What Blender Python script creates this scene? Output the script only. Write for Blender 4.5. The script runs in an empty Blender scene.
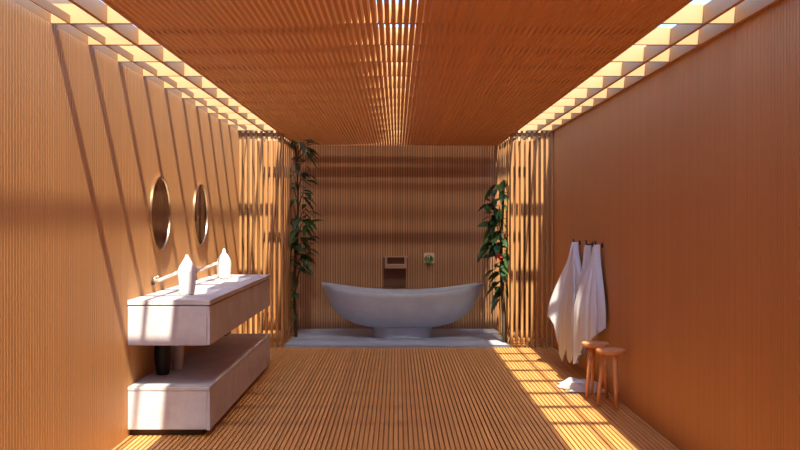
import bpy, bmesh, math, random
from mathutils import Vector, Matrix

C = bpy.context.scene.collection
PI = math.pi

# ------------------------------------------------------------------ helpers
def MB():
    return bmesh.new()

def box(bm, x0, x1, y0, y1, z0, z1):
    v = [bm.verts.new(p) for p in ((x0,y0,z0),(x1,y0,z0),(x1,y1,z0),(x0,y1,z0),
                                   (x0,y0,z1),(x1,y0,z1),(x1,y1,z1),(x0,y1,z1))]
    for f in ((0,3,2,1),(4,5,6,7),(0,1,5,4),(1,2,6,5),(2,3,7,6),(3,0,4,7)):
        bm.faces.new([v[i] for i in f])

def tube(bm, pts, radii, seg=10, cap=True):
    rings = []
    n = len(pts)
    pts = [Vector(p) for p in pts]
    up0 = None
    for i, p in enumerate(pts):
        t = (pts[min(i+1, n-1)] - pts[max(i-1, 0)]).normalized()
        if up0 is None:
            up0 = Vector((0,0,1)) if abs(t.z) < .9 else Vector((1,0,0))
        u = (up0 - t*up0.dot(t)).normalized()
        w = t.cross(u)
        up0 = u
        r = radii[i] if isinstance(radii, (list, tuple)) else radii
        rings.append([bm.verts.new(p + (u*math.cos(2*PI*k/seg) + w*math.sin(2*PI*k/seg))*r) for k in range(seg)])
    for a, b in zip(rings, rings[1:]):
        for k in range(seg):
            bm.faces.new((a[k], a[(k+1)%seg], b[(k+1)%seg], b[k]))
    if cap:
        bm.faces.new(list(reversed(rings[0])))
        bm.faces.new(rings[-1])

def lathe(bm, prof, seg=28, cx=0, cy=0, sx=1, sy=1):
    rings = []
    for r, z in prof:
        if r < 1e-5:
            rings.append([bm.verts.new((cx, cy, z))])
        else:
            rings.append([bm.verts.new((cx + sx*r*math.cos(2*PI*k/seg), cy + sy*r*math.sin(2*PI*k/seg), z)) for k in range(seg)])
    for a, b in zip(rings, rings[1:]):
        for k in range(seg):
            q = [a[k % len(a)], a[(k+1) % len(a)], b[(k+1) % len(b)], b[k % len(b)]]
            q2 = []
            for v in q:
                if v not in q2:
                    q2.append(v)
            if len(q2) > 2:
                try: bm.faces.new(q2)
                except ValueError: pass

def obj(name, bm, mat, parent=None, smooth=False, bevel=0, subsurf=0, solid=0):
    bmesh.ops.recalc_face_normals(bm, faces=bm.faces)
    me = bpy.data.meshes.new(name)
    bm.to_mesh(me); bm.free()
    o = bpy.data.objects.new(name, me)
    C.objects.link(o)
    me.materials.append(mat)
    if parent: o.parent = parent
    if smooth:
        for p in me.polygons: p.use_smooth = True
    if solid:
        m = o.modifiers.new('solid', 'SOLIDIFY'); m.thickness = solid; m.offset = 0
    if bevel:
        m = o.modifiers.new('bevel', 'BEVEL'); m.width = bevel; m.segments = 2; m.limit_method = 'ANGLE'
    if subsurf:
        m = o.modifiers.new('sub', 'SUBSURF'); m.levels = subsurf; m.render_levels = subsurf
    return o

def thing(name, label, cat, loc=(0,0,0), rotz=0, group=None):
    o = bpy.data.objects.new(name, None); C.objects.link(o)
    o.location = loc; o.rotation_euler = (0,0,rotz)
    o.empty_display_size = .05
    o['label'] = label; o['category'] = cat
    if group: o['group'] = group
    return o

def tag(o, label, cat, group=None):
    o['label'] = label; o['category'] = cat
    if group: o['group'] = group
    return o

def struct(name, bm, mat, parent=None, **k):
    o = obj(name, bm, mat, parent, **k)
    o['kind'] = 'structure'
    return o

def dup(root, loc, rotz, label, group=None):
    r = root.copy(); C.objects.link(r); r.location = loc; r.rotation_euler = (0,0,rotz)
    r['label'] = label
    if group: r['group'] = group
    for ch in list(root.children):
        c = ch.copy(); C.objects.link(c); c.parent = r
        for g in list(ch.children):
            d = g.copy(); C.objects.link(d); d.parent = c
    return r

# ------------------------------------------------------------------ materials
def newmat(name):
    m = bpy.data.materials.new(name); m.use_nodes = True
    nt = m.node_tree
    return m, nt, nt.nodes['Principled BSDF']

def wood(name, col, var=.14, rough=.55, scale=(14,14,1.2), spec=.3):
    m, nt, b = newmat(name)
    n = nt.nodes; l = nt.links
    tc = n.new('ShaderNodeTexCoord'); mp = n.new('ShaderNodeMapping')
    mp.inputs['Scale'].default_value = scale
    l.new(tc.outputs['Object'], mp.inputs['Vector'])
    nz = n.new('ShaderNodeTexNoise'); nz.inputs['Scale'].default_value = 3; nz.inputs['Detail'].default_value = 4
    l.new(mp.outputs['Vector'], nz.inputs['Vector'])
    ge = n.new('ShaderNodeNewGeometry')
    ad = n.new('ShaderNodeMath'); ad.operation = 'MULTIPLY_ADD'
    l.new(ge.outputs['Random Per Island'], ad.inputs[0]); ad.inputs[1].default_value = .6
    l.new(nz.outputs['Fac'], ad.inputs[2])
    mr = n.new('ShaderNodeMapRange'); mr.inputs['From Min'].default_value = .3; mr.inputs['From Max'].default_value = 1.3
    mr.inputs['To Min'].default_value = 1-var; mr.inputs['To Max'].default_value = 1+var
    l.new(ad.outputs[0], mr.inputs['Value'])
    mx = n.new('ShaderNodeVectorMath'); mx.operation = 'SCALE'
    mx.inputs[0].default_value = col
    l.new(mr.outputs['Result'], mx.inputs['Scale'])
    l.new(mx.outputs['Vector'], b.inputs['Base Color'])
    b.inputs['Roughness'].default_value = rough
    b.inputs['Specular IOR Level'].default_value = spec
    return m

def stone(name, col, var=.12, rough=.6, scale=6):
    m, nt, b = newmat(name)
    n = nt.nodes; l = nt.links
    tc = n.new('ShaderNodeTexCoord')
    nz = n.new('ShaderNodeTexNoise'); nz.inputs['Scale'].default_value = scale; nz.inputs['Detail'].default_value = 7; nz.inputs['Roughness'].default_value = .65
    l.new(tc.outputs['Object'], nz.inputs['Vector'])
    mr = n.new('ShaderNodeMapRange'); mr.inputs['From Min'].default_value = .3; mr.inputs['From Max'].default_value = .7
    mr.inputs['To Min'].default_value = 1-var; mr.inputs['To Max'].default_value = 1+var
    l.new(nz.outputs['Fac'], mr.inputs['Value'])
    mx = n.new('ShaderNodeVectorMath'); mx.operation = 'SCALE'
    mx.inputs[0].default_value = col
    l.new(mr.outputs['Result'], mx.inputs['Scale'])
    l.new(mx.outputs['Vector'], b.inputs['Base Color'])
    bp = n.new('ShaderNodeBump'); bp.inputs['Strength'].default_value = .12; bp.inputs['Distance'].default_value = .004
    l.new(nz.outputs['Fac'], bp.inputs['Height']); l.new(bp.outputs['Normal'], b.inputs['Normal'])
    b.inputs['Roughness'].default_value = rough
    return m

def plain(name, col, rough=.5, metal=0, var=.05, scale=20, **k):
    m, nt, b = newmat(name)
    n = nt.nodes; l = nt.links
    tc = n.new('ShaderNodeTexCoord')
    nz = n.new('ShaderNodeTexNoise'); nz.inputs['Scale'].default_value = scale
    l.new(tc.outputs['Object'], nz.inputs['Vector'])
    mr = n.new('ShaderNodeMapRange'); mr.inputs['To Min'].default_value = 1-var; mr.inputs['To Max'].default_value = 1+var
    l.new(nz.outputs['Fac'], mr.inputs['Value'])
    mx = n.new('ShaderNodeVectorMath'); mx.operation = 'SCALE'; mx.inputs[0].default_value = col
    l.new(mr.outputs['Result'], mx.inputs['Scale']); l.new(mx.outputs['Vector'], b.inputs['Base Color'])
    b.inputs['Roughness'].default_value = rough; b.inputs['Metallic'].default_value = metal
    return m

W_WALL  = (.63, .325, .125)
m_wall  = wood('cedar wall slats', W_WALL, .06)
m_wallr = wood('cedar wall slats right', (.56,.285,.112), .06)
m_back  = wood('cedar back slats', (.58,.33,.17), .16)
m_floor = wood('cedar floor slats', (.66,.345,.115), .14, .5, (14,1.2,14))
m_ceil  = wood('cedar ceiling slats', (.63,.29,.10), .05, .6, (14,1.2,14))
m_dark  = wood('shadowed backing boards', (.38,.175,.06), .1)  # also lends its shade tone to the back slats behind the screens
m_under = wood('dark floor base', (.30,.12,.045), .1)
m_joist = wood('pale joists', (.50,.30,.12), .08, .6, (1.2,14,14))
m_beam  = wood('slot beams', (.52,.26,.10), .08, .6, (14,1.2,14))
m_screen= wood('screen slats', (.44,.235,.09), .18)
m_stool = wood('orange stool wood', (.66,.31,.13), .1)
m_conc  = stone('pale concrete', (.59,.59,.63), .16, .55, 5)
m_tub   = stone('grey stone tub', (.44,.50,.58), .10, .45, 4)
m_slab  = stone('grey stone slab', (.41,.48,.57), .12, .5, 3)
m_white = plain('white ceramic', (.86,.85,.83), .3)
m_grey  = plain('grey ceramic', (.60,.59,.60), .4)
m_black = plain('black glaze', (.006,.007,.009), .5)
m_towel = plain('white towelling', (.66,.69,.76), .95, 0, .06, 160)
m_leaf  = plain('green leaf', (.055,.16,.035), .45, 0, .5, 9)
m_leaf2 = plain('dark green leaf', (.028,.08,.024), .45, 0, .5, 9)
m_bark  = plain('bark', (.09,.06,.035), .8, 0, .3, 30)
m_red   = plain('red petal', (.65,.07,.06), .5)
m_brass = plain('pale brass', (.80,.60,.34), .28, 1)
m_steel = plain('pale nickel', (.80,.72,.66), .3, .6)
m_iron  = plain('dark iron', (.06,.035,.02), .5, .3)
m_spout = plain('bronze pink metal', (.50,.33,.24), .45, .2)
m_brown = plain('dark brown', (.16,.075,.035), .6)
m_cream = plain('cream tile', (.80,.66,.46), .5)
m_green = plain('green enamel', (.16,.27,.11), .5)
m_dkgrn = plain('dark green enamel', (.04,.12,.03), .5)
m_mirror= plain('mirror glass', (.62,.56,.54), .03, 1, 0)

# ------------------------------------------------------------------ dimensions (metres; camera at x=0, y=0)
XW = 1.735          # right wall
XL = 1.750          # left wall
XS = 1.292          # edge of slatted ceiling / start of light slot
ZC = 2.365          # underside of ceiling slats
ZJ = 2.40           # underside of joists
YE = 9.96           # end of slatted floor, line of the screens
YB = 11.56          # back wall
YR = -2.2           # wall behind the camera
P  = .032           # slat pitch
XA = 1.26           # alcove half width

# ------------------------------------------------------------------ setting
# floor: slats along the room over a dark base
bm = MB()
n = int(round((XL+XW)/P))
for i in range(n):
    x = -XL + (i+.5)*(XL+XW)/n
    if abs(x) > XA + .01:
        y1 = YB + .3
    else:
        y1 = YE
    box(bm, x-.0118, x+.0118, YR, y1, -.018, 0)
floor = struct('floor', bm, m_floor)
bm = MB(); box(bm, -XL-.1, XW+.1, YR-.1, YB+.5, -.10, -.019)
struct('base_board', bm, m_under, floor)

# side walls: vertical slats on backing boards
def side_wall(name, s, mat):
    XW = XL if s < 0 else 1.735
    bm = MB()
    m = int((YB + .3 - YR)/P)
    for i in range(m):
        y = YR + (i+.5)*P
        xa, xb = s*XW, s*(XW+.02)
        box(bm, min(xa,xb), max(xa,xb), y-.0132, y+.0132, -.03, ZJ)
    w = struct(name, bm, mat)
    bm = MB()
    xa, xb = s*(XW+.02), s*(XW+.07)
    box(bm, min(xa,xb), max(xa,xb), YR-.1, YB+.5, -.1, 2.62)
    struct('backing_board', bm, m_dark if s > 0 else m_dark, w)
    bm = MB()
    xa, xb = s*(XW+.001), s*(XW+.02)
    box(bm, min(xa,xb), max(xa,xb), YR, YB+.3, ZJ+.001, 2.62)
    struct('upper_board', bm, m_beam, w)
    return w
side_wall('wall_left', -1, m_wall)
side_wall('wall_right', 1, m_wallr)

# back wall: slats, rails behind, backing set back so daylight falls between
bm = MB()
n = int(round((XL+XW)/P))
for i in range(n):
    x = -XL + (i+.5)*(XL+XW)/n
    if abs(x) < XA+.03: box(bm, x-.0108, x+.0108, YB, YB+.022, -.03, 2.46)
wb = struct('wall_back', bm, m_back)
bm = MB()
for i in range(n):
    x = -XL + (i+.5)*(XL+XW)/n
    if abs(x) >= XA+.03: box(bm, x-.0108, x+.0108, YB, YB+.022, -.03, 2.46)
struct('shade_slats', bm, m_dark, wb)  # darker colour stands in for shade seen through the screen gaps
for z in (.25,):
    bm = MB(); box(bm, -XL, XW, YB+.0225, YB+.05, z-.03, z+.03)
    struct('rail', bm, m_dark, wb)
bm = MB(); box(bm, -XL-.05, XW+.05, YB+.06, YB+.11, -.1, 2.62)
struct('backing_board', bm, m_under, wb)

bm = MB(); box(bm, -XL-.07, XW+.07, YR-.07, YR, -.1, 2.62)
struct('wall_front', bm, m_wall)

# ceiling: tall thin slats along the room, joists and light slot beams
bm = MB()
n = 81
for i in range(n):
    x = (i - (n-1)/2)*P + P/2
    if abs(x) > XS-.005: continue
    box(bm, x-.0096, x+.0096, YR, YB+.02, ZC, ZC+.110)
for s in (-1, 1):
    xa, xb = s*(XS-.014), s*(XS+.004)
    box(bm, min(xa,xb), max(xa,xb), YR, YB+.02, ZC, ZC+.12)
ceil = struct('ceiling', bm, m_ceil)
for y in (4.55, 5.10, 5.64, 6.20, 6.76, 7.32, 7.82, 8.32, 8.82, 9.32, 9.90, 10.69, 11.26):
    bm = MB(); box(bm, -XL, XW, y, y+.028, ZJ, ZJ+.098)
    struct('roof_joist', bm, m_joist, ceil)
for x in (-1.655, -1.475, 1.56, XW-.014):
    e = .004 if x < -1.6 else .011
    bm = MB(); box(bm, x-e, x+e, YR, YB+.02, ZJ-.004, ZJ+(.04 if x < -1.6 else .088))
    struct('slot_beam', bm, m_beam, ceil)

# ------------------------------------------------------------------ slatted screens
def front_screen(label, x0, x1):
    t = thing('slatted_screen', label, 'screen', ((x0+x1)/2, YE+.02, 0))
    cx = (x0+x1)/2
    bm = MB(); m = 9
    for i in range(m):
        x = x0 + .013 + (x1-x0-.026)*i/(m-1) - cx
        box(bm, x-.0125, x+.0125, -.018, .018, 0, ZJ-.002)
    obj('slat_panel', bm, m_screen, t)
    for z in (.08, 2.36):
        bm = MB(); box(bm, x0-cx+.002, x1-cx-.002, .019, .045, z-.02, z+.02)
        obj('rail', bm, m_screen, t)
    return t
front_screen('upright wooden slat screen beyond the vanity, left of the bath', -XL+.004, -XA)
front_screen('upright wooden slat screen beside the hanging towels, right of the bath', XA, XW-.004)

def side_screen(label, x, s):
    y0, y1 = YE+.10, YB-.03
    t = thing('slatted_screen', label, 'screen', (x, (y0+y1)/2, 0))
    cy = (y0+y1)/2
    bm = MB(); m = 9
    for i in range(m):
        y = y0 + (y1-y0)*i/(m-1) - cy
        box(bm, -.006, .006, y-.015, y+.015, 0, ZC-.005)
    obj('slat_panel', bm, m_screen, t)
    for z in (.08, 2.33):
        bm = MB(); xx = s*.025
        box(bm, xx-.0125, xx+.0125, y0-cy, y1-cy, z-.02, z+.02)
        obj('rail', bm, m_screen, t)
side_screen('open slatted side screen of the bath alcove behind the left plant', -XA-.03, -1)
side_screen('open slatted side screen of the bath alcove behind the right plant', XA+.03, 1)

# ------------------------------------------------------------------ bath platform and tub
bm = MB(); box(bm, -XA+.005, XA-.005, YE+.004, YB-.004, -.03, .018)
pl = obj('bath_platform', bm, m_slab, None, bevel=.004)
tag(pl, 'low grey stone platform carrying the bathtub', 'platform')

TX, TY, TZ = .066, 10.78, .018
tub = thing('bathtub', 'large grey boat-shaped stone bathtub on a low pedestal', 'bathtub', (TX, TY, TZ))
A, B = .972, .42
prof = [(1.0,1.0),(.985,.90),(.955,.75),(.91,.58),(.84,.38),(.74,.22),(.60,.09),(.45,.02),(.30,0.0)]
def rim_z(c): return .530 + .112*abs(c)**2.0
Z0 = .115
def ring(bm, r, f, inset, seg=72, zadd=0.0, zmin=None):
    vs = []
    for k in range(seg):
        th = 2*PI*k/seg
        c, s = math.cos(th), math.sin(th)
        x = (A*r-inset)*math.copysign(abs(c)**.92, c)
        y = (B*(.15*1+.85*r) if r > .3 else B*r)
        y = (y-inset)*math.copysign(abs(s)**1.0, s)
        z = Z0 + (rim_z(c)-Z0)*f + zadd
        vs.append(bm.verts.new((x, y, z)))
    return vs
bm = MB()
rings = []
for r, f in reversed(prof): rings.append(ring(bm, r, f, 0))
rings.append(ring(bm, 1.0, 1.0, .010, zadd=.006))
rings.append(ring(bm, 1.0, 1.0, .026, zadd=.003))
for r, f in prof[1:]: rings.append(ring(bm, r, f, .034, zadd=.03*(1-f)))
for a, b in zip(rings, rings[1:]):
    m = len(a)
    for k in range(m): bm.faces.new((a[k], a[(k+1)%m], b[(k+1)%m], b[k]))
bm.faces.new(list(reversed(rings[0]))); bm.faces.new(rings[-1])
obj('bowl', bm, m_tub, tub, smooth=True)
bm = MB()
lathe(bm, [(0,0),(.345,0),(.350,.008),(.335,.06),(.36,.125),(0,.125)], 48, 0, 0, 1.0, .62)
obj('pedestal', bm, m_tub, tub, smooth=True, bevel=.004)
bm = MB(); lathe(bm, [(0,.150),(.03,.150),(.03,.156),(.022,.159),(0,.159)], 20)
obj('drain', bm, m_steel, tub, smooth=True)

# spout and plaque on the back wall
px = 900/YB
def bx_(x): return (x-397)/px
def bz_(y): return 1.4 - (y-221)/px
sp = thing('bath_spout', 'pinkish U-shaped bath spout with dark rectangle on back wall above tub', 'spout', ((bx_(385)+bx_(407))/2, YB, 0))
cx = (bx_(385)+bx_(407))/2
bm = MB(); box(bm, bx_(383.5)-cx, bx_(406)-cx, -.012, -.002, .55, bz_(257)); obj('dark_rectangle', bm, m_brown, sp)  # plain dark brown rectangle behind and below the spout
for a, b in ((385, 387.3), (404.3, 406.8)):
    bm = MB(); box(bm, bx_(a)-cx, bx_(b)-cx, -.11, -.012, bz_(268), bz_(257.5)); obj('side_arm', bm, m_spout, sp, bevel=.003)
bm = MB(); box(bm, bx_(387.3)-cx, bx_(404.3)-cx, -.11, -.012, bz_(268), bz_(264)); obj('front_bar', bm, m_spout, sp, bevel=.003)
bm = MB(); box(bm, bx_(383.5)-cx, bx_(408)-cx, -.06, -.012, bz_(257.4)+.001, bz_(256)); obj('top_rail', bm, m_spout, sp, bevel=.002)

pq = thing('wall_plaque', 'small cream and green plaque on the back wall right of the spout', 'plaque', (bx_(429.2), YB, bz_(258)))
bm = MB()
h = .068
pts = []
for qx, qz, a0 in ((h-.02,h-.02,0),(-h+.02,h-.02,90),(-h+.02,-h+.02,180),(h-.02,-h+.02,270)):
    for q in range(6):
        a = math.radians(a0+q*18); pts.append((qx+.02*math.cos(a), qz+.02*math.sin(a)))
f0 = [bm.verts.new((x, -.002, z)) for x, z in pts]; f1 = [bm.verts.new((x, -.02, z)) for x, z in pts]
bm.faces.new(f0); bm.faces.new(list(reversed(f1)))
for i in range(len(pts)):
    j = (i+1) % len(pts); bm.faces.new((f0[i], f0[j], f1[j], f1[i]))
obj('plate', bm, m_cream, pq)
def blob(bm, cx, cz, rx, rz, y0, y1, seg=24, a0=0, a1=360):
    ps = []
    for q in range(seg):
        a = math.radians(a0+(a1-a0)*q/seg); ps.append((cx+rx*math.cos(a), cz+rz*math.sin(a)))
    g0 = [bm.verts.new((x, y0, z)) for x, z in ps]; g1 = [bm.verts.new((x, y1, z)) for x, z in ps]
    bm.faces.new(g0); bm.faces.new(list(reversed(g1)))
    for i in range(seg):
        j = (i+1) % seg; bm.faces.new((g0[i], g0[j], g1[j], g1[i]))
bm = MB(); blob(bm, -.005, -.016, .062, .052, -.0205, -.026); obj('green_disc', bm, m_green, pq)
bm = MB(); blob(bm, .018, -.006, .022, .026, -.0265, -.031); obj('dark_leaf', bm, m_dkgrn, pq)
bm = MB(); tube(bm, [(-.03,-.029,.012),(-.015,-.029,.026),(.004,-.029,.02),(.0,-.029,-.01)], .006, 6); obj('swirl', bm, m_cream, pq)
bm = MB(); tube(bm, [(0,-.002,-.088),(0,-.03,-.088)], .014, 12); obj('knob', bm, m_brown, pq)

# ------------------------------------------------------------------ plants
def leaf(bm, base, d, L, w, droop, rnd):
    d = Vector(d).normalized()
    side = d.cross(Vector((0,0,1)))
    if side.length < .1: side = Vector((1,0,0))
    side.normalize()
    roll = rnd.uniform(-.7,.7)
    up = side.cross(d)
    side = side*math.cos(roll) + up*math.sin(roll)
    prev = None
    N = 5
    wid = [.12, .8, 1.0, .7, .05]
    p = Vector(base)
    for i in range(N):
        q = p + d*(L*i/(N-1)) + Vector((0,0,-droop*L*(i/(N-1))**2))
        fold = Vector((0,0,.18*w*wid[i]))
        row = [bm.verts.new(q - side*w*wid[i]/2 + fold), bm.verts.new(q), bm.verts.new(q + side*w*wid[i]/2 + fold)]
        if prev:
            bm.faces.new((prev[0],prev[1],row[1],row[0])); bm.faces.new((prev[1],prev[2],row[2],row[1]))
        prev = row

def plant(label, loc, height, clusters, seed, stem_r, flower=None):
    rnd = random.Random(seed)
    t = thing('climbing_plant', label, 'plant', loc)
    bs, bl, bd = MB(), MB(), MB()
    lim = .045; sg = -1 if loc[0] < 0 else 1
    pts, N = [], 12
    for i in range(N+1):
        z = height*i/N
        pts.append((.02*math.sin(z*3+seed), .02*math.cos(z*2.3+seed), z))
    tube(bs, pts, [stem_r*(1-.5*i/N) for i in range(N+1)], 8)
    for (cx, cy, cz, n, L, dark) in clusters:
        i = min(N, max(0, int((cz-.08)/height*N)))
        p0 = Vector(pts[i]); p1 = Vector((cx, cy, cz))
        mid = (p0+p1)/2 + Vector((0,0,.03))
        tube(bs, [p0, mid, p1], [.007,.006,.004], 6)
        out = Vector((cx, cy, 0)); 
        if out.length < .02: out = Vector((0,-1,0))
        out.normalize()
        for q in range(n):
            a = rnd.uniform(-1.5, 1.5)
            dd = Matrix.Rotation(a, 3, 'Z') @ out
            dd = Vector((dd.x, dd.y, rnd.uniform(-.7,.55)))
            off = Vector((rnd.uniform(-.05,.05), rnd.uniform(-.06,.06), rnd.uniform(-.06,.06)))
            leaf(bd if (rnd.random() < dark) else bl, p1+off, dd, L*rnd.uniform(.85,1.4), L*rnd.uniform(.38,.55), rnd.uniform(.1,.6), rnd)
    for b_ in (bs, bl, bd):
        for v in b_.verts:
            if v.co.x*sg > lim: v.co.x = sg*(lim + (v.co.x*sg-lim)*.06)
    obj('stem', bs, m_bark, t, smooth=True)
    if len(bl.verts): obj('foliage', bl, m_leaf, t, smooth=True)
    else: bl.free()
    if len(bd.verts): obj('dark_foliage', bd, m_leaf2, t, smooth=True)  # leaves in the darker green
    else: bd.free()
    if flower:
        bm = MB()
        for q in range(6):
            a = q*PI/3
            leaf(bm, flower, (math.cos(a), -.6, math.sin(a)), .06, .045, .1, rnd)
        obj('flower', bm, m_red, t, smooth=True)
    return t

def at(px_, py_, y):      # where a sight line of the photograph meets depth y
    return ((px_-397)*y/900, y, 1.4-(py_-221)*y/900)
LP = (-1.205, 10.75, .020)
cl = []
for (x, y, dy, n, L, dk) in ((292,143,0,5,.13,.5),(303,146,-.1,6,.16,.8),(308,153,-.05,5,.14,.9),(289,158,.1,4,.12,.3),(304,161,-.1,6,.14,.9),
        (290,172,-.1,5,.13,.3),(301,177,.05,6,.15,.9),(289,187,0,5,.13,.4),(304,193,-.05,7,.15,.95),(291,203,-.1,6,.14,.5),(305,208,.1,6,.15,1),
        (304,222,-.1,9,.17,.3),(291,222,0,8,.16,.7),(296,235,-.1,9,.16,.9),(304,240,.0,8,.15,1),(290,246,-.1,8,.15,.8),(303,254,-.05,9,.16,1),
        (293,262,-.1,9,.15,.9),(301,268,0,7,.14,1),(291,276,0,8,.15,.6),(289,290,-.05,7,.14,.5),(292,303,0,6,.14,.8),(288,312,0,5,.12,.6)):
    X, Y, Z = at(x, y, 10.75)
    cl.append((max(X-LP[0], -.03), dy, Z-LP[2], n, L, dk))
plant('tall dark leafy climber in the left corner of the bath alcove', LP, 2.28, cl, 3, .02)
RP = (1.205, 10.25, .020)
cl = []
for (x, y, dy, n, L, dk) in ((507,181,0,7,.13,.1),(497,187,-.05,6,.13,.7),(504,190,-.05,5,.12,.2),(490,203,-.1,6,.16,1),(495,214,0,7,.14,.6),(499,209,-.1,4,.12,.3),
        (493,225,-.05,8,.16,.4),(503,222,0,5,.13,.6),(497,231,-.1,7,.15,.3),(494,243,-.1,10,.18,1),(502,243,0,10,.18,1),(500,252,.05,9,.16,1),(506,256,-.05,8,.16,1),
        (498,268,-.1,8,.16,1),(505,270,0,8,.15,1),(497,287,-.05,6,.13,1),(504,284,0,7,.14,1),(501,296,0,4,.12,1)):
    X, Y, Z = at(x, y, 10.25)
    cl.append((min(X-RP[0], .03), dy, Z-RP[2], n, L, dk))
X, Y, Z = at(498, 257, 10.1)
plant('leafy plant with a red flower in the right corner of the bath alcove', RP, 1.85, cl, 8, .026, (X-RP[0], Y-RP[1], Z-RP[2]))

# ------------------------------------------------------------------ vanity
VX0, VX1 = -XL+.002, -1.215
VY0, VY1 = 5.84, 8.62
ZT = .886
vc = thing('vanity_cabinet', 'upper floating pale concrete vanity cabinet on the left wall', 'cabinet', (VX0, VY0, 0))
dx, dy = VX1-VX0, VY1-VY0
bm = MB(); box(bm, 0, dx-.019, 0, dy, .592, .848); obj('carcass', bm, m_conc, vc, bevel=.003)
for i in range(2):
    bm = MB(); y0 = .003 + i*dy/2; box(bm, dx-.0185, dx, y0, y0+dy/2-.006, .594, .846)
    obj('drawer', bm, m_conc, vc, bevel=.002)
bm = MB(); box(bm, dx-.10, dx-.03, .72, .92, .560, .591); obj('dark_block', bm, m_iron, vc)  # small dark block under the cabinet edge

# countertop with two sunken basins
ct = thing('countertop', 'pale concrete worktop with two sunken basins under the bottles', 'countertop', (VX0, VY0, 0))
bc = [1260/192-VY0+.02, 1260/159-VY0-.02]
hx0, hx1, hy = .13, .43, .28
ys = [-.004]
for b in bc: ys += [b-hy, b+hy]
ys.append(dy+.004)
xs = [0, hx0, hx1, dx+.004]
bm = MB()
zt, zb = ZT, .856
grid = {}
for zi, z in ((0, zb), (1, zt)):
    for i, x in enumerate(xs):
        for j, y in enumerate(ys): grid[zi,i,j] = bm.verts.new((x, y, z))
hole = {(1,1),(1,3)}
for i in range(3):
    for j in range(5):
        if (i,j) in hole: continue
        for zi in (0,1): bm.faces.new([grid[zi,i,j],grid[zi,i+1,j],grid[zi,i+1,j+1],grid[zi,i,j+1]])
        for (a,b,ni,nj) in (((i,j),(i+1,j),i,j-1),((i+1,j),(i+1,j+1),i+1,j),((i+1,j+1),(i,j+1),i,j+1),((i,j+1),(i,j),i-1,j)):
            if ni < 0 or ni > 2 or nj < 0 or nj > 4 or (ni,nj) in hole:
                bm.faces.new([grid[0,a[0],a[1]],grid[0,b[0],b[1]],grid[1,b[0],b[1]],grid[1,a[0],a[1]]])
obj('worktop', bm, m_conc, ct)
for b in bc:
    bm = MB()
    e = .001
    o4 = [(hx0+e,b-hy+e),(hx1-e,b-hy+e),(hx1-e,b+hy-e),(hx0+e,b+hy-e)]
    i4 = [(hx0+.04,b-hy+.05),(hx1-.04,b-hy+.05),(hx1-.04,b+hy-.05),(hx0+.04,b+hy-.05)]
    t1 = [bm.verts.new((x,y,zt-.004)) for x,y in o4]
    t2 = [bm.verts.new((x,y,zb-.004)) for x,y in o4]
    k1 = [bm.verts.new((x+(.014 if q in (0,3) else -.014),y+(.014 if q in (0,1) else -.014),zt-.004)) for q,(x,y) in enumerate(o4)]
    k2 = [bm.verts.new((x,y,zb+.001)) for x,y in i4]
    for q in range(4):
        r = (q+1)%4
        bm.faces.new((t1[q],t1[r],t2[r],t2[q])); bm.faces.new((t1[q],t1[r],k1[r],k1[q])); bm.faces.new((k1[q],k1[r],k2[r],k2[q]))
    bm.faces.new(k2); bm.faces.new(t2)
    bs = obj('basin', bm, m_white, ct, bevel=.003)
    bm = MB(); lathe(bm, [(0,zb+.001),(.022,zb+.001),(.022,zb+.005),(0,zb+.006)], 16, (hx0+hx1)/2, b)
    obj('drain', bm, m_steel, bs, smooth=True)

vb = thing('vanity_bench', 'lower floating pale concrete drawer bench beneath the vanity cabinet', 'drawer bench', (VX0, VY0, 0))
bm = MB(); box(bm, 0, dx-.019, 0, dy, .046, .298); obj('carcass', bm, m_conc, vb, bevel=.003)
bm = MB(); box(bm, 0, dx, -.004, dy+.004, .299, .322); obj('top_slab', bm, m_conc, vb, bevel=.003)
for i in range(2):
    bm = MB(); y0 = .003 + i*dy/2; box(bm, dx-.0185, dx, y0, y0+dy/2-.006, .040, .296)
    obj('drawer', bm, m_conc, vb, bevel=.002)
bm = MB(); box(bm, 0, dx-.06, .05, dy-.05, .001, .046); obj('plinth', bm, m_iron, vb)

# mirrors
def mirror(label, yc):
    R = .272
    t = thing('round_mirror', label, 'mirror', (-XL, yc, 1.4+.04*1.4), 0, None)
    bm = MB(); seg = 64
    # frame ring around x axis
    prof_ = [(R, .001), (R, .016), (R-.009, .016), (R-.009, .010), (R-.02,.001)]
    rr = []
    for r, x in prof_:
        rr.append([bm.verts.new((x, r*math.cos(2*PI*q/seg), r*math.sin(2*PI*q/seg))) for q in range(seg)])
    for a, b in zip(rr, rr[1:]+rr[:1]):
        for q in range(seg): bm.faces.new((a[q], a[(q+1)%seg], b[(q+1)%seg], b[q]))
    obj('frame', bm, m_brass, t, smooth=False)
    bm = MB()
    g0 = [bm.verts.new((.002, (R-.010)*math.cos(2*PI*q/seg), (R-.010)*math.sin(2*PI*q/seg))) for q in range(seg)]
    g1 = [bm.verts.new((.010, (R-.010)*math.cos(2*PI*q/seg), (R-.010)*math.sin(2*PI*q/seg))) for q in range(seg)]
    bm.faces.new(list(reversed(g0))); bm.faces.new(g1)
    for q in range(seg): bm.faces.new((g0[q], g0[(q+1)%seg], g1[(q+1)%seg], g1[q]))
    obj('glass', bm, m_mirror, t)
    return t
mirror('round brass-rimmed mirror on left wall, nearer to the camera', 1260/190)
mirror('round brass-rimmed mirror on left wall, nearer to the slat screen', 1260/157.8)

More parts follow.
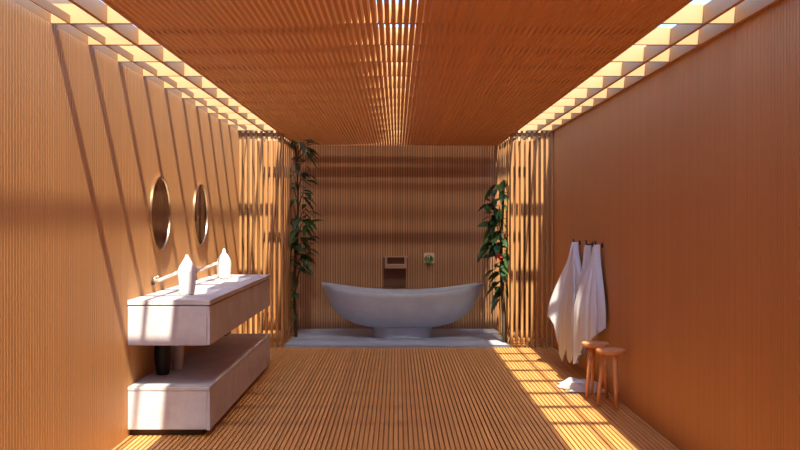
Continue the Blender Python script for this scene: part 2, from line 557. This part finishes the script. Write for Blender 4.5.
# wall taps under the mirrors
tp = thing('wall_tap', 'pale wall-mounted tap behind the faceted bottle', 'tap', (-XL, 1260/196, .968))
bm = MB(); tube(bm, [(.0015,0,0),(.014,0,0)], .028, 20); obj('escutcheon', bm, m_iron, tp, smooth=False)
bm = MB()
tube(bm, [(.014,0,0),(.06,0,.012),(.13,.02,.045),(.185,.03,.065),(.20,.032,.060)], [.012,.012,.0125,.0125,.0115], 12)
obj('spout', bm, m_steel, tp, smooth=True)
bm = MB(); tube(bm, [(.018,0,0),(.018,0,.03)], .006, 10); tube(bm, [(.018,0,.03),(.05,0,.036)], .005, 10); obj('lever', bm, m_steel, tp, smooth=True)
dup(tp, (-XL, 1260/161.5, .968), 0, 'pale wall-mounted tap beside the rounded bottle, under the farther mirror')

# bottles and vases
def lath_obj(name, prof_, mat, parent, seg=28, smooth=True):
    bm = MB(); lathe(bm, prof_, seg); return obj(name, bm, mat, parent, smooth=smooth)
def vat(px_, py_, z):
    d = 900*(1.4-z)/(py_-221); return ((px_-397)*d/900, d, z)
x, y, z = vat(187, 294.5, ZT+.001)
b1 = thing('bottle', 'white faceted bottle with pointed neck at the front of the worktop', 'bottle', (x, y, z))
lath_obj('body', [(0,0),(.046,0),(.054,.01),(.066,.135),(.068,.165),(.056,.195),(0,.195)], m_white, b1, 8, False)
lath_obj('neck', [(.0555,.1951),(.030,.235),(.014,.262),(.011,.272),(.012,.278),(0,.280)], m_white, b1, 8, False)
x, y, z = vat(224, 277.5, ZT+.001)
b2 = thing('bottle', 'white rounded bottle with slim nozzle at the far end of the worktop', 'bottle', (x, y, z))
lath_obj('body', [(0,0),(.052,0),(.060,.008),(.064,.06),(.066,.125),(.058,.165),(.036,.205),(.022,.218),(0,.218)], m_white, b2)
lath_obj('nozzle', [(.022,.2185),(.018,.235),(.012,.252),(.010,.262),(0,.264)], m_white, b2)

x, y, z = vat(162.8, 374.5, .323)
v1 = thing('vase', 'black tapered vase on the lower bench', 'vase', (x, y, z))
lath_obj('body', [(0,0),(.038,0),(.043,.006),(.056,.08),(.060,.15),(.056,.21),(.046,.245),(.040,.245),(.048,.205),(.05,.15),(.036,.02),(0,.02)], m_black, v1)
x, y, z = vat(177.5, 369.5, .323)
v2 = thing('vase', 'pale grey flared vase on the lower bench behind the black one', 'vase', (x, y, z))
lath_obj('body', [(0,0),(.030,0),(.034,.006),(.044,.10),(.050,.18),(.054,.235),(.048,.235),(.042,.16),(.028,.02),(0,.02)], m_grey, v2)

# ------------------------------------------------------------------ hooks and towels
def hook(label, y, z=1.195):
    t = thing('wall_hook', label, 'hook', (XW, y, z))
    bm = MB(); tube(bm, [(-.0015,0,0),(-.012,0,0)], .022, 14); obj('rosette', bm, m_iron, t)
    bm = MB(); tube(bm, [(-.012,0,0),(-.035,0,-.008),(-.06,0,0),(-.066,0,.035)], [.008,.008,.008,.009], 8); obj('peg', bm, m_iron, t, smooth=True)
    return t
hook('dark wall hook farthest from the camera, at the peak of the long towel', 8.52)
hook('dark wall hook in the middle, holding the narrow towel', 7.95)
hook('dark wall hook nearest the stools, holding the short towel', 7.58)

def hang(name, label, y, z, out, along_far, along_near, hem, flare, folds, seed):
    """cloth hung from one point: open sheet wrapped round the front of the hook; angle 0 = away from camera, 1 = toward camera"""
    rnd = random.Random(seed)
    nu, nv = 56, 40
    bm = MB(); g = []
    for j in range(nv+1):
        v = j/nv
        row = []
        for i in range(nu+1):
            u = i/nu
            a = PI*u
            L = hem(u)
            zz = z - v*L
            w = flare(v*L)
            fo = 1 + folds[0]*math.sin(folds[1]*a + folds[2] + .6*v)*min(1, v*3) + .5*folds[0]*math.sin(folds[1]*2.1*a+1.3+folds[2])*min(1, v*3)
            c, s = math.cos(a), math.sin(a)
            al = (along_far(v*L) if c > 0 else along_near(v*L))
            yy = y + c*al*w*fo
            xx = XW - .012 - (.055*min(1,v*6+.75) + s*out(u, v*L)*fo*w)*(.15+.85*min(1, s*3+.2))
            row.append(bm.verts.new((xx, yy, zz)))
        g.append(row)
    for j in range(nv):
        for i in range(nu): bm.faces.new((g[j][i], g[j][i+1], g[j+1][i+1], g[j+1][i]))
    o = obj(name, bm, m_towel, None, smooth=True, solid=.008)
    return tag(o, label, 'towel', None)

def lerp(a, b, t): return a+(b-a)*max(0, min(1, t))
def sm(a, b, t):
    t = max(0, min(1, t)); t = t*t*(3-2*t); return a+(b-a)*t
def piece(u, pts):
    for (u0, v0), (u1, v1) in zip(pts, pts[1:]):
        if u <= u1: return sm(v0, v1, (u-u0)/(u1-u0))
    return pts[-1][1]
# long towel
hang('hanging_towel', 'long white towel hanging nearly to the floor from the farthest hook', 8.50, 1.20,
     lambda u, l: piece(u, [(0,.10),(.25,.22),(.33,.265),(.40,.12),(.5,.10),(.75,.10),(1,.05)])*sm(.10, 1, l/.75),
     lambda l: sm(.02, .30, l/.6), lambda l: sm(.02, .46, l/.55),
     lambda u: piece(u, [(0,.5),(.20,.62),(.345,.73),(.385,1.02),(.50,1.13),(.58,1.00),(.68,1.10),(.8,1.0),(1,.8)]),
     lambda l: 1.0, (.10, 9, .4), 1)
hang('hanging_towel', 'short white towel hanging from the hook nearest the stools', 7.58, 1.20,
     lambda u, l: piece(u, [(0,.06),(.35,.16),(.6,.12),(1,.05)])*sm(.12, 1, l/.6),
     lambda l: sm(.02, .22, l/.5), lambda l: sm(.02, .22, l/.6),
     lambda u: piece(u, [(0,.8),(.2,.98),(.38,1.02),(.5,.92),(.7,.80),(.85,.74),(1,.68)]),
     lambda l: 1.0, (.09, 10, 1.4), 2)

hang('hanging_towel', 'narrow white towel hanging between the long and the short towel', 7.95, 1.185,
     lambda u, l: piece(u, [(0,.03),(.5,.06),(1,.03)])*sm(.25, 1, l/.5),
     lambda l: sm(.015, .06, l/.5), lambda l: sm(.015, .06, l/.5),
     lambda u: piece(u, [(0,.40),(.5,.46),(1,.38)]),
     lambda l: 1.0, (.07, 8, .2), 3)

# crumpled towel on the floor
rnd = random.Random(5)
bm = MB(); nu, nv = 44, 36; g = []
bumps = [(rnd.uniform(.1,.9), rnd.uniform(.1,.9), rnd.uniform(.07,.18), rnd.uniform(.4,1)) for _ in range(26)]
for j in range(nv+1):
    row = []
    for i in range(nu+1):
        u, v = i/nu, j/nv
        edge = min(1, 6*min(u, 1-u, v, 1-v))
        hgt = 0
        for bu, bv, br, ba in bumps:
            hgt = max(hgt, ba*math.exp(-((u-bu)**2+(v-bv)**2)/(br*br)))
        r = .022*math.sin(7*u+11*v) + .014*math.sin(19*v-5*u)
        zz = .006 + edge*(.026 + .034*hgt)
        x = 1.385 + .32*u + r*.7 + .03*math.sin(9*v)*(1-u)
        y = 7.28 + .44*v + .06*(1-u) + r
        row.append(bm.verts.new((min(x, 1.715), y, zz)))
    g.append(row)
for j in range(nv):
    for i in range(nu): bm.faces.new((g[j][i], g[j][i+1], g[j+1][i+1], g[j+1][i]))
ft = obj('crumpled_towel', bm, m_towel, None, smooth=True, solid=.008)
tag(ft, 'crumpled white towel lying on the floor behind the stools', 'towel')

# ------------------------------------------------------------------ stools
def stool(label, x, y, rot):
    t = thing('stool', label, 'stool', (x, y, 0), rot)
    R = .108
    lath_obj('seat', [(0,.405),(R-.012,.405),(R,.414),(R,.432),(R-.006,.438),(R-.02,.44),(0,.436)], m_stool, t, 40)
    for k in range(3):
        a = 2*PI*k/3 + PI/6
        c, s = math.cos(a), math.sin(a)
        bm = MB(); tube(bm, [(c*.060,s*.060,.404),(c*.075,s*.075,.2),(c*.094,s*.094,.001)], [.017,.0155,.013], 12)
        obj('leg', bm, m_stool, t, smooth=True)
    return t
st = stool('round three-legged wooden stool standing nearest the camera', 1.605, 6.76, .25)
dup(st, (1.573, 7.14, 0), 1.1, 'round three-legged wooden stool partly hidden behind the other stool')

# ------------------------------------------------------------------ light
sun = bpy.data.lights.new('sun', 'SUN'); sun.energy = 9.0; sun.angle = math.radians(1.0); sun.color = (1, .86, .66)
so = bpy.data.objects.new('sun', sun); C.objects.link(so)
d = Vector((-.097, .68, -1)).normalized()
so.rotation_euler = d.to_track_quat('-Z', 'Y').to_euler()
so.location = (0, -5, 12)

w = bpy.data.worlds.new('world'); bpy.context.scene.world = w
w.use_nodes = True
nt = w.node_tree
bg = nt.nodes['Background']
sk = nt.nodes.new('ShaderNodeTexSky'); sk.sky_type = 'NISHITA'; sk.sun_disc = False
sk.sun_elevation = math.radians(55); sk.sun_rotation = math.radians(172)
sk.air_density = 1.0; sk.dust_density = 1.5
tn = nt.nodes.new('ShaderNodeVectorMath'); tn.operation = 'MULTIPLY'
tn.inputs[1].default_value = (.64, .88, 1.2)
nt.links.new(sk.outputs['Color'], tn.inputs[0]); nt.links.new(tn.outputs['Vector'], bg.inputs['Color'])
bg.inputs['Strength'].default_value = .52

# ------------------------------------------------------------------ camera
cam = bpy.data.cameras.new('camera'); co = bpy.data.objects.new('camera', cam); C.objects.link(co)
co.location = (0, 0, 1.4); co.rotation_euler = (PI/2, 0, 0)
cam.sensor_width = 36; cam.lens = 900*36/800
cam.shift_x = 3/800; cam.shift_y = -4/800
cam.clip_start = .05; cam.clip_end = 200
sc = bpy.context.scene
sc.camera = co
sc.view_settings.view_transform = 'Standard'
sc.view_settings.look = 'None'
sc.view_settings.exposure = 0.28
sc.cycles.max_bounces = 14; sc.cycles.diffuse_bounces = 10
sc.cycles.sample_clamp_indirect = 6
sc.cycles.use_denoising = True
